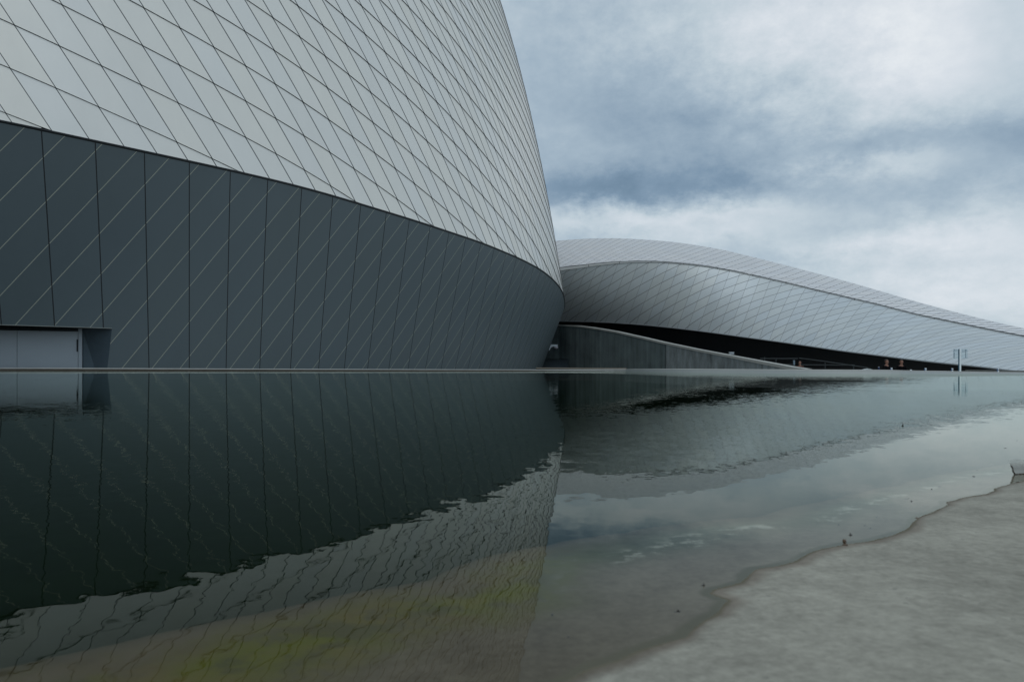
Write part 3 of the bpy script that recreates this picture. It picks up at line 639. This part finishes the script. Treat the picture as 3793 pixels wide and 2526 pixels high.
# ------------------------------------------------------------------ bollards
GZ = -1.25
def bollard(px, ty, D, r, label, blue=True):
    p = at(px, ty, D); o = empty('bollard', (p.x, p.y, GZ), label, 'bollard', 'pale bollards behind the pool rim')
    bm = bmesh.new(); tube(bm, [(p.x, p.y, GZ), (p.x, p.y, p.z - .035), (p.x, p.y, p.z - .008), (p.x, p.y, p.z)], [r, r, r * .96, r * .8], 16); bmobj('post', bm, M_bollard, o, False)
    bm = bmesh.new(); tube(bm, [(p.x, p.y, p.z - .075), (p.x, p.y, p.z - .055)], r * 1.03, 16, False); bmobj('ring', bm, M_darkmetal, o)
    if blue:
        bm = bmesh.new()
        n_ = 6; vs = []
        for z_ in (p.z - .35, p.z - .012): vs.append([bm.verts.new((p.x + r * 1.04 * math.cos(a), p.y + r * 1.04 * math.sin(a), z_)) for a in [R(150 + 14 * i) for i in range(n_)]])
        for i in range(n_ - 1): bm.faces.new((vs[0][i], vs[0][i + 1], vs[1][i + 1], vs[1][i]))
        bmobj('blue_band', bm, M_blue, o)
    return o
bollard(3302, 1362.3, 30, .04, 'pale bollard between the two seated-looking people in black')
bollard(3374, 1368.6, 28, .035, 'very low pale bollard just right of the right-hand person in black, only its cap showing', False)
bollard(3428, 1363.3, 29, .04, 'pale bollard alone between the low bollard cap and the sign post')
bollard(3527, 1364.0, 28, .036, 'pale bollard immediately left of the tall sign post')
bollard(3697, 1364.2, 27, .034, 'rightmost pale bollard, to the right of the tall sign post')
p = at(3255, 1358.5, 33); o = empty('drink_can', (p.x, p.y, p.z - .12), 'small dark blue can with pale top held beside the left person in black', 'can')
bm = bmesh.new(); tube(bm, [(p.x, p.y, p.z - .12), (p.x, p.y, p.z - .115), (p.x, p.y, p.z - .012)], [.028, .033, .033], 14); bmobj('body', bm, plain('dark_blue_can', (.02, .045, .13), .4), o)
bm = bmesh.new(); tube(bm, [(p.x, p.y, p.z - .012), (p.x, p.y, p.z)], [.033, .024], 14); bmobj('lid', bm, M_steel, o)
# the table the can stands on
tb = empty('table', (p.x - .15, p.y, GZ), 'low dark table carrying the blue can behind the pool rim', 'table')
bm = bmesh.new(); box(bm, Vector((p.x - .15, p.y + .1, p.z - .135)), (.8, .6, .03), .006); bmobj('table_top', bm, M_darkmetal, tb)
bm = bmesh.new(); tube(bm, [(p.x - .15, p.y + .1, GZ), (p.x - .15, p.y + .1, p.z - .15)], .03, 8); bmobj('leg', bm, M_darkmetal, tb)

# ------------------------------------------------------------------ sign post with two glass panels
D = 26; b = at(3556, 1376, D); tp = at(3556, 1292, D); sg = empty('sign_post', (b.x, b.y, GZ), 'tall pale metal post carrying two clear panels with small dark letters', 'sign post')
bm = bmesh.new(); tube(bm, [(b.x, b.y, GZ), (b.x, b.y, tp.z)], .036, 16); bmobj('pole', bm, plain('pale_pole', (.86, .93, .95), .5), sg)
bm = bmesh.new(); box(bm, Vector((b.x - .042, b.y + .0, (tp.z + GZ) / 2)), (.012, .05, tp.z - GZ - .02)); bmobj('dark_profile', bm, plain('dark_blue_profile', (.05, .13, .19), .4), sg)
bm = bmesh.new(); tube(bm, [(b.x, b.y, b.z + .23), (b.x, b.y, b.z + .25)], .036, 12); bmobj('collar', bm, M_darkmetal, sg)
mg, t = newmat('clear_panel'); t.n.remove(t.b)
mx = t.node('ShaderNodeMixShader', {0: .07, 1: t.node('ShaderNodeBsdfTransparent', {'Color': (.93, .97, .98, 1)}).outputs[0], 2: t.node('ShaderNodeBsdfPrincipled', {'Base Color': (.5, .6, .65, 1), 'Roughness': .15}).outputs[0]}); t.l.new(mx.outputs[0], t.o.inputs[0])
kk = D / F
for sx, (x0, x1, y0_, y1_) in ((-1, (3531, 3550, 1293, 1329)), (1, (3561, 3584, 1293, 1328))):
    a = at(x0, y1_, D); c_ = at(x1, y0_, D); bm = bmesh.new(); box(bm, Vector(((a.x + c_.x) / 2, D, (a.z + c_.z) / 2)), (c_.x - a.x, .008, c_.z - a.z)); pn = bmobj('glass_panel', bm, mg, sg)
    bm = bmesh.new(); rs = random.Random(3 + sx)
    edge = x0 + 3 if sx < 0 else x1 - 7
    for ln in range(3 if sx < 0 else 2):               # rows of little unreadable letter strokes running up the panel
        yy = y1_ - 2
        while yy > y0_ + 1:
            hgt = rs.uniform(.9, 1.8); q = at(edge + ln * (1.0 if sx < 0 else -1.6) * 0 + rs.uniform(-.3, .3), yy, D - .006)
            box(bm, Vector((q.x, D - .006, q.z)), (kk * rs.uniform(1.6, 3.2), .002, kk * hgt * .7)); yy -= hgt + rs.uniform(.5, 1.2)
    for ln in range(3):
        xx = x0 + 3
        while xx < x1 - 2:
            w_ = rs.uniform(.8, 2.2); q = at(xx, y0_ + 2.5 + ln * 3.4, D - .006); box(bm, Vector((q.x, D - .0062, q.z)), (kk * w_ * .8, .002, kk * rs.uniform(.8, 1.8))); xx += w_ + rs.uniform(.4, 1.3)
    lt = bmobj('lettering', bm, plain('letter_dark', (.12, .19, .24), .6), sg); lt.parent = pn

# ------------------------------------------------------------------ railings behind the wall, low wall, hump, box
def rail(name, label, segs, posts, D, mat):
    o = empty(name, (at(segs[0][0][0], 1350, D).x, D, GZ), label, 'railing')
    for s_ in segs:
        bm = bmesh.new(); tube(bm, [at(x, y, D) for x, y in s_], .022, 6); bmobj('rail', bm, mat, o)
    for x, y in posts:
        bm = bmesh.new(); q = at(x, y, D); tube(bm, [(q.x, q.y, GZ), q], .028, 6); bmobj('post', bm, mat, o)
    return o
M_rail = plain('dim_rail', (.05, .06, .063), .5, .5)
rail('railing', 'thin grey handrail on posts rising just above the sloping end of the concrete wall', [[(2815, 1328), (2955, 1328)], [(2905, 1350), (2945, 1350.3)]], [(2832, 1322), (2874, 1328)], 44, M_rail)
rail('railing', 'thin grey handrail under the dark overhang left of the two people in black', [[(2966, 1351), (3165, 1352)], [(2960, 1326), (3060, 1339), (3215, 1362)]], [(3056, 1343), (3162, 1352)], 46, M_rail)
q = at(2941, 1334, 43); bm = bmesh.new(); box(bm, Vector((q.x, q.y, (q.z + at(0, 1352, 43).z) / 2)), (.09, .09, q.z - at(0, 1352, 43).z), .01)
lamp = empty('light_column', (q.x, q.y, GZ), 'short pale blue-grey column at the lower end of the handrail', 'column'); bmobj('column_head', bm, plain('blue_grey', (.16, .22, .27), .4), lamp)
bm = bmesh.new(); box(bm, Vector((q.x, q.y, (GZ + at(0, 1352, 43).z) / 2)), (.07, .07, at(0, 1352, 43).z - GZ)); bmobj('column_base', bm, M_darkmetal, lamp)
q = at(2709, 1311, float(cwD(2709)) + .35); lb = empty('floodlight', q, 'small pale box light sitting on top of the sloping concrete wall', 'light fitting')
bm = bmesh.new(); box(bm, q + Vector((0, 0, .03)), (.32, .2, .09), .01); bmobj('housing', bm, M_steel, lb); bm = bmesh.new(); box(bm, q + Vector((0, 0, .115)), (.34, .22, .025), .005); bmobj('lid', bm, M_white, lb)
i = int(np.argmin(abs(RC[:, 0] / np.maximum(RC[:, 1], 1) - (3213 - CX) / F))); qd = float(RC[i, 1]) + .28; q = at(3213, 1371, qd); k = qd / F
bm = bmesh.new(); pv = [(-17, 0), (-9, 2.4), (-1, 5.2), (3, 4.8), (9, 2.2), (17, 0)]; zb = float(RC[i, 2])
lo = [bm.verts.new((q.x + x * k, qd - .1, zb + y * k)) for x, y in pv]; mid_ = [bm.verts.new((q.x + x * k, qd, zb + y * k * 1.1)) for x, y in pv]; hi = [bm.verts.new((q.x + x * k, qd + .12, zb + y * k * .8)) for x, y in pv]
for A_, B_ in ((lo, mid_), (mid_, hi)):
    for a in range(5): bm.faces.new((A_[a], A_[a + 1], B_[a + 1], B_[a]))
bm.faces.new(lo); bm.faces.new(hi[::-1]); tag(bmobj('stone_hump', bm, M_rimface), 'little pale pointed hump sitting on the rim left of the people', 'stone')
lw = empty('low_wall', (at(3700, 1371, 34).x, 34, GZ), 'low dark wall with thin pale top in front of the wave building at the right edge', 'wall')
a, c_ = at(3597, 1371.2, 36), at(3950, 1373.2, 30)
V = [(a.x, a.y, GZ), (c_.x, c_.y, GZ), (c_.x, c_.y, c_.z - .03), (a.x, a.y, a.z - .03), (a.x, a.y + .5, GZ), (c_.x, c_.y + .5, GZ), (c_.x, c_.y + .5, c_.z - .03), (a.x, a.y + .5, a.z - .03)]
bx = [(0, 1, 2, 3), (5, 4, 7, 6), (4, 0, 3, 7), (1, 5, 6, 2), (3, 2, 6, 7)]; mesh('body', V, bx, M_blackmatt, lw)
V2 = [(x, y - .03, GZ if False else z_) for x, y, z_ in [(a.x, a.y, a.z - .03), (c_.x, c_.y, c_.z - .03), (c_.x, c_.y, c_.z), (a.x, a.y, a.z), (a.x, a.y + .5, a.z - .03), (c_.x, c_.y + .5, c_.z - .03), (c_.x, c_.y + .5, c_.z), (a.x, a.y + .5, a.z)]]
mesh('coping', V2, bx, M_coping, lw)

# ------------------------------------------------------------------ people
def skin_obj(name, pts, edges, rad, mat, parent, root=0, sub=2):
    me = bpy.data.meshes.new(name); me.from_pydata([tuple(p) for p in pts], edges, []); me.materials.append(mat)
    o = bpy.data.objects.new(name, me); C.objects.link(o)
    if parent is not None: o.parent = parent
    md = o.modifiers.new('skin', 'SKIN'); md.use_smooth_shade = True
    for i, r_ in enumerate(rad):
        sv = me.skin_vertices[0].data[i]; sv.radius = r_ if isinstance(r_, tuple) else (r_, r_)
        sv.use_root = (i == root)
    s2 = o.modifiers.new('sub', 'SUBSURF'); s2.levels = sub; s2.render_levels = sub
    return o
M_skin = plain('skin', (.26, .13, .09), .55, 0, .1, 20); M_hair = plain('dark_hair', (.02, .012, .008), .6, 0, .3, 60); M_redhair = plain('reddish_hair', (.07, .018, .008), .6, 0, .3, 60)
M_shirt = plain('black_shirt', (.004, .004, .005), .95, 0, .3, 30, .08); M_trous = plain('dark_trousers', (.01, .012, .018), .9); M_shoe = plain('dark_shoe', (.01, .01, .01), .5); M_rust = plain('rust_top', (.07, .022, .012), .85)
def person(label, loc, rz, hair=M_hair, shirt=M_shirt, height=1.75, armpose='down', headturn=0.0):
    root = empty('person', loc, label, 'person'); root.rotation_euler = (0, 0, rz); k = height / 1.75
    P, E, Rd = [], [], []
    def add(p, r_, par=None):
        P.append(Vector(p) * k); Rd.append(tuple(x * k for x in r_) if isinstance(r_, tuple) else r_ * k)
        if par is not None: E.append((par, len(P) - 1))
        return len(P) - 1
    pel = add((0, 0, .95), (.15, .105)); wa_ = add((0, 0, 1.08), (.135, .095), pel); ch = add((0, .0, 1.27), (.165, .11), wa_); up_ = add((0, .01, 1.40), (.12, .085), ch)
    nk = add((0, .0, 1.48), (.056, .058), up_); n2 = add((0, -.01, 1.53), (.056, .060), nk); jw = add((0, -.025, 1.575), (.062, .075), n2); hd = add((0, -.015, 1.64), (.076, .094), jw); cr = add((0, 0, 1.70), (.070, .085), hd); add((0, 0, 1.735), (.04, .05), cr)
    joints = {}
    for s in (-1, 1):
        sh = add((s * .165, .01, 1.40), .062, up_)
        if armpose == 'table' and s < 0: el_, wr, hd_ = (s * .27, -.12, 1.16), (s * .36, -.32, 1.05), (s * .40, -.39, 1.04)
        elif armpose == 'folded': el_, wr, hd_ = (s * .24, -.08, 1.14), (s * .07, -.27, 1.12), (s * .0, -.30, 1.13)
        else: el_, wr, hd_ = (s * .235, .03, 1.12), (s * .24, -.06, .88), (s * .24, -.08, .80)
        e = add(el_, .042, sh); w_ = add(wr, .027, e); h_ = add(hd_, (.036, .018), w_); joints[s] = (sh, e, w_)
        d = (Vector(hd_) - Vector(wr)).normalized(); side = d.cross(Vector((s, 0, .2))).normalized()
        for f_, (off_, ln) in enumerate(((-.030, .068), (-.010, .078), (.010, .074), (.029, .058))):
            b_ = Vector(hd_) + side * off_ + d * .03; f1 = add(b_, .0095, h_); f2 = add(b_ + d * ln * .5, .0088, f1); add(b_ + d * ln * .9 + Vector((0, 0, -.018)), .0078, f2)
        tb_ = Vector(wr).lerp(Vector(hd_), .55) + side * -.034; t1 = add(tb_, .011, w_); add(tb_ + d * .035 + side * -.02, .0095, t1)
        hp = add((s * .09, 0, .90), .092, pel); kn = add((s * .10, -.015, .50), .058, hp); an = add((s * .10, .02, .09), .038, kn); hl = add((s * .10, .0, .045), .036, an); add((s * .11, -.15, .03), (.040, .026), hl)
    body = skin_obj('body', P, E, Rd, M_skin, root)
    # clothes
    sp_, se, sr = [], [], []
    def sa(i, ex, par=None):
        sp_.append(P[i]); r_ = Rd[i]; sr.append(tuple(x + ex for x in r_) if isinstance(r_, tuple) else r_ + ex)
        if par is not None: se.append((par, len(sp_) - 1))
        return len(sp_) - 1
    a0 = sa(0, .018); a1 = sa(1, .022, a0); a2 = sa(2, .016, a1); a3 = sa(3, .014, a2)
    sp_.append(P[3] + Vector((0, 0, .045))); sr.append((.066, .066)); se.append((a3, len(sp_) - 1))
    for s in (-1, 1):
        sh, e, w_ = joints[s]; b0 = sa(sh, .014, a3); b1 = sa(e, .013, b0); b2 = sa(w_, .012, b1)
    skin_obj('shirt', sp_, se, sr, shirt, root)
    tp_ = [P[0]]; te = []; tr_ = [(.162 * k, .118 * k)]
    for s in (-1, 1):
        b_ = len(tp_); tp_ += [Vector((s * .09, 0, .88)) * k, Vector((s * .10, -.015, .50)) * k, Vector((s * .10, .02, .10)) * k]; te += [(0, b_), (b_, b_ + 1), (b_ + 1, b_ + 2)]; tr_ += [.108 * k, .078 * k, .062 * k]
    skin_obj('trousers', tp_, te, tr_, M_trous, root)
    # head details: hair, eyes, nose, ears, mouth
    T = Matrix.Translation(Vector((0, 0, 0)))
    bm = bmesh.new(); bmesh.ops.create_uvsphere(bm, u_segments=20, v_segments=14, radius=1.0)
    for v in bm.verts:
        v.co = Vector((v.co.x * .087, v.co.y * .104 + .006, v.co.z * .092)) * (1 + .02 * math.sin(v.co.x * 40) * math.cos(v.co.z * 33))
    bmesh.ops.delete(bm, geom=[v for v in bm.verts if (v.co.y < -.045 and v.co.z < .048) or v.co.z < -.055 or (v.co.y < .0 and v.co.z < -.005)], context='VERTS')
    for v in bm.verts: v.co = (v.co + Vector((0, -.002, 1.675))) * k
    bmobj('hair', bm, hair, None, True).parent = root
    bm = bmesh.new(); blobmesh(bm, Vector((0, -.112, 1.625)) * k, (.012 * k, .018 * k, .022 * k), 2); bmobj('nose', bm, M_skin, None, True).parent = root
    for s in (-1, 1):
        bm = bmesh.new(); blobmesh(bm, Vector((s * .031, -.098, 1.648)) * k, (.013 * k, .008 * k, .007 * k), 1); bmobj('eye', bm, M_hair, None, True).parent = root
        bm = bmesh.new(); blobmesh(bm, Vector((s * .080, -.0, 1.635)) * k, (.010 * k, .018 * k, .030 * k), 2); bmobj('ear', bm, M_skin, None, True).parent = root
    bm = bmesh.new(); blobmesh(bm, Vector((0, -.099, 1.588)) * k, (.024 * k, .006 * k, .005 * k), 1); bmobj('mouth', bm, plain('lips', (.2, .07, .06), .5), None, True).parent = root
    for s in (-1, 1):
        bm = bmesh.new(); box(bm, Vector((s * .105, -.06, .04)) * k, (.09 * k, .27 * k, .08 * k), .03 * k); bmobj('shoe', bm, M_shoe, None, True).parent = root
    return root
def place(px, headtop, D, **kw):
    q = at(px, headtop, D); hgt = 1.76; return person(loc=(q.x, D, q.z - 1.765 * kw.get('height', 1.75) / 1.75), **kw)
place(3284, 1330.5, 36, label='person in black shirt looking aside, left of the two, hand by the can', rz=R(22), armpose='table')
place(3339, 1331.5, 36, label='person in black shirt facing the pool, right of the two behind the rim', rz=R(-3), armpose='folded')
place(2963, 1337, 41, label='dim person with reddish hair and rust-coloured top behind the low end of the wall', rz=R(-35), hair=M_redhair, shirt=M_rust, armpose='folded', height=1.55)

# ------------------------------------------------------------------ debris on the wet concrete
M_deb = plain('dark_wet_debris', (.035, .03, .025), .5, 0, .4, 60); M_bud = plain('brown_bud', (.10, .065, .04), .5, 0, .4, 90)
def deb(px, py, w_, h_, label, kind='pebble', name='pebble', mat=None, cat=None):
    q = wat(px, py); D = q[1]; k_ = D / F * 1.25; bm = bmesh.new()
    if kind == 'pebble': blobmesh(bm, Vector((0, 0, h_ * k_ * .35)), (w_ * k_ * .5, w_ * k_ * .42, h_ * k_ * .5), 2, .12, Matrix.Rotation(random.uniform(0, 3), 4, 'Z'))
    elif kind == 'bud':
        blobmesh(bm, Vector((0, 0, h_ * k_ * .72)), (w_ * k_ * .36, w_ * k_ * .34, h_ * k_ * .30), 2, .1); blobmesh(bm, Vector((w_ * k_ * .1, 0, h_ * k_ * .24)), (w_ * k_ * .5, w_ * k_ * .42, h_ * k_ * .30), 2, .1)
        blobmesh(bm, Vector((w_ * k_ * .7, .001, h_ * k_ * .08)), (w_ * k_ * .5, w_ * k_ * .2, h_ * k_ * .09), 1, .1)
    elif kind == 'leaf':
        for a in range(3):
            an = R(25 + 65 * a + random.uniform(-15, 15)); L = w_ * k_ * random.uniform(.6, .95)
            tube(bm, [(0, 0, .0006), (math.cos(an) * L * .5, .0, math.sin(an) * h_ * k_ * .6 + .0006), (math.cos(an) * L * .8, .001, math.sin(an) * h_ * k_ * .9)], [w_ * k_ * .16, w_ * k_ * .12, w_ * k_ * .03], 6)
        blobmesh(bm, Vector((0, 0, h_ * k_ * .2)), (w_ * k_ * .4, w_ * k_ * .3, h_ * k_ * .28), 2, .15)
    elif kind == 'twig': tube(bm, [(-w_ * k_ * .5, 0, h_ * k_ * .2), (0, .0005, h_ * k_ * .45), (w_ * k_ * .5, -.0004, h_ * k_ * .75)], [h_ * k_ * .22, h_ * k_ * .3, h_ * k_ * .15], 6)
    o = bmobj(name, bm, mat or M_deb, None, True); o.location = (q[0], q[1], -.0015); return tag(o, label, cat or name)
deb(3128, 2019, 16, 24, 'upright brown bud at the water edge on the right-hand shore', 'bud', 'plant_bud', M_bud, 'bud')
deb(3151, 1981, 11, 13, 'small black torn leaf scrap in shallow water above the brown bud', 'leaf', 'leaf_scrap', cat='leaf')
deb(2606, 2168, 11, 17, 'upright black seed scrap in shallow water left of the notch in the shoreline', 'leaf', 'seed_scrap', cat='seed')
deb(2510, 2262, 22, 12, 'dark winged leaf scrap in shallow water, lowest of the debris', 'leaf', 'leaf_scrap', cat='leaf')
deb(2657, 2231, 22, 7, 'flat dark twig lying at the notch in the shoreline', 'twig', 'twig')
deb(2752, 2119, 15, 6, 'short dark twig in the water just above the shoreline bend', 'twig', 'twig')
deb(3344, 1577, 6, 10, 'lone black speck floating far out on the grey reflection', 'leaf', 'seed_scrap', cat='seed')
deb(3358, 1845, 13, 5, 'slanted dark twig in shallow water above the shoreline on the right', 'twig', 'twig')
deb(3397, 1919, 14, 8, 'brown crumb lying right on the water edge at the right-hand shore', 'pebble', 'clod', M_bud, 'clod')
deb(3765, 1785, 15, 6, 'dark twig on the water edge below the curled pale flake', 'twig', 'twig')
for px, py, w_, h_, lb_ in [
    (3224, 1954, 7, 6, 'small dark pebble below the pair near the shore bend, right one'), (3204, 1943, 6, 5, 'small brownish pebble up and left of its neighbour above the shore'),
    (3376, 1856, 7, 7, 'dark round pebble beside the slanted twig, left of two'), (3396, 1849, 6, 4, 'faint small pebble just right of the dark round one beside the twig'),
    (3451, 1811, 6, 6, 'dark pebble farthest left in the scatter nearer the right edge'), (3480, 1798, 10, 4, 'wide flat dark pebble in the middle of the right-hand scatter'),
    (3551, 1815, 6, 4, 'small pebble close to the shore, below the wide flat one'), (3607, 1764, 11, 5, 'largest flat dark pebble in the right-hand scatter'),
    (3619, 1740, 7, 4, 'dark pebble just above the largest flat one'), (3676, 1769, 7, 3, 'small pebble right of the largest flat one at the same height'),
    (3680, 1742, 10, 3, 'flat pebble right of the pair, left of the curled flake'), (3673, 1718, 11, 3, 'thin flat pebble above the other scatter'),
    (3720, 1723, 7, 3, 'thin pebble just left of the curled flake top'), (3697, 1693, 6, 3, 'faint pebble in the upper part of the right-hand scatter'),
    (3725, 1660, 12, 4, 'dark flat pebble high in the water above the curled flake'), (3571, 1626, 11, 2.6, 'thin dark fleck farthest out in the sky reflection'),
    (3768, 1632, 9, 3, 'dark fleck at upper right near the frame edge, left one'), (3785, 1645, 7, 3, 'dark fleck at the right frame edge beneath its neighbour'), (3777, 1667, 6, 3, 'tiny dark fleck just above the curled flake'),
    (3106, 1939, 4, 5, 'tiny upright dark grain left of the torn leaf scrap'), (3247, 1912, 8, 4, 'faint pale-edged pebble higher up between twig and shore'),
    (2105, 2350, 8, 5, 'little reddish crumb under the shallow water near the bottom of the picture'), (2045, 2268, 8, 5, 'little reddish crumb on the green bed near the building reflection')]:
    deb(px, py, w_, h_, lb_)
# curled pale flake at the right edge
q = wat(3757, 1757); D = float(q[1]); k = D / F
fl = empty('curled_flake', (float(q[0]), D, 0), 'pale curled flake with ragged brown edge standing in shallow water at the right', 'flake')
mf, t = newmat('pale_flake'); tcn = t.node('ShaderNodeTexCoord'); n_ = t.noise(tcn.outputs['Object'], 90, 5)
t.l.new(t.mix(n_.outputs[0], (.30, .31, .29), (.42, .43, .40)), t.b.inputs['Base Color']); t.b.inputs['Roughness'].default_value = .35
zf = t.node('ShaderNodeSeparateXYZ', {0: tcn.outputs['Object']}).outputs[2]; t.l.new(t.m('SUBTRACT', 1.0, t.m('MULTIPLY', t.smooth(zf, .004, .018), .85)), t.b.inputs['Alpha'])
V, Fq = [], []; NU, NV = 22, 12
for j in range(NV + 1):
    v_ = j / NV
    for i in range(NU + 1):
        u = i / NU
        xl_ = 2 - 13 * v_ ** .8 + 1.2 * math.sin(v_ * 17) ; x = xl_ + u * (95 + 10 * v_)
        zz = v_ * (54 + 16 * u - 24 * u * u) ; yb = 16 * math.sin(u * 2.6) + 10 * v_
        V.append((float(q[0]) + x * k, D + yb * k, zz * k - .001))
for j in range(NV):
    for i in range(NU): a = j * (NU + 1) + i; Fq.append((a, a + 1, a + NU + 2, a + NU + 1))
fo = mesh('flake_body', V, Fq, mf, fl, smooth=True); sm_ = fo.modifiers.new('thickness', 'SOLIDIFY'); sm_.thickness = .0012
bm = bmesh.new(); L_ = [Vector(V[j * (NU + 1)]) + Vector((.0003, -.0008, 0)) for j in range(NV - 3)]; tube(bm, L_, [.0003 + .0005 * abs(math.sin(i * 1.9)) for i in range(len(L_))], 6)
Bm = [Vector(V[i]) + Vector((0, -.001, .001)) for i in range(NU + 1)]; tube(bm, Bm, [.0005 + .0008 * abs(math.sin(i * 2.3)) for i in range(len(Bm))], 6); bmobj('ragged_edge', bm, plain('brown_edge', (.06, .045, .03), .7, 0, .4, 200), fl)
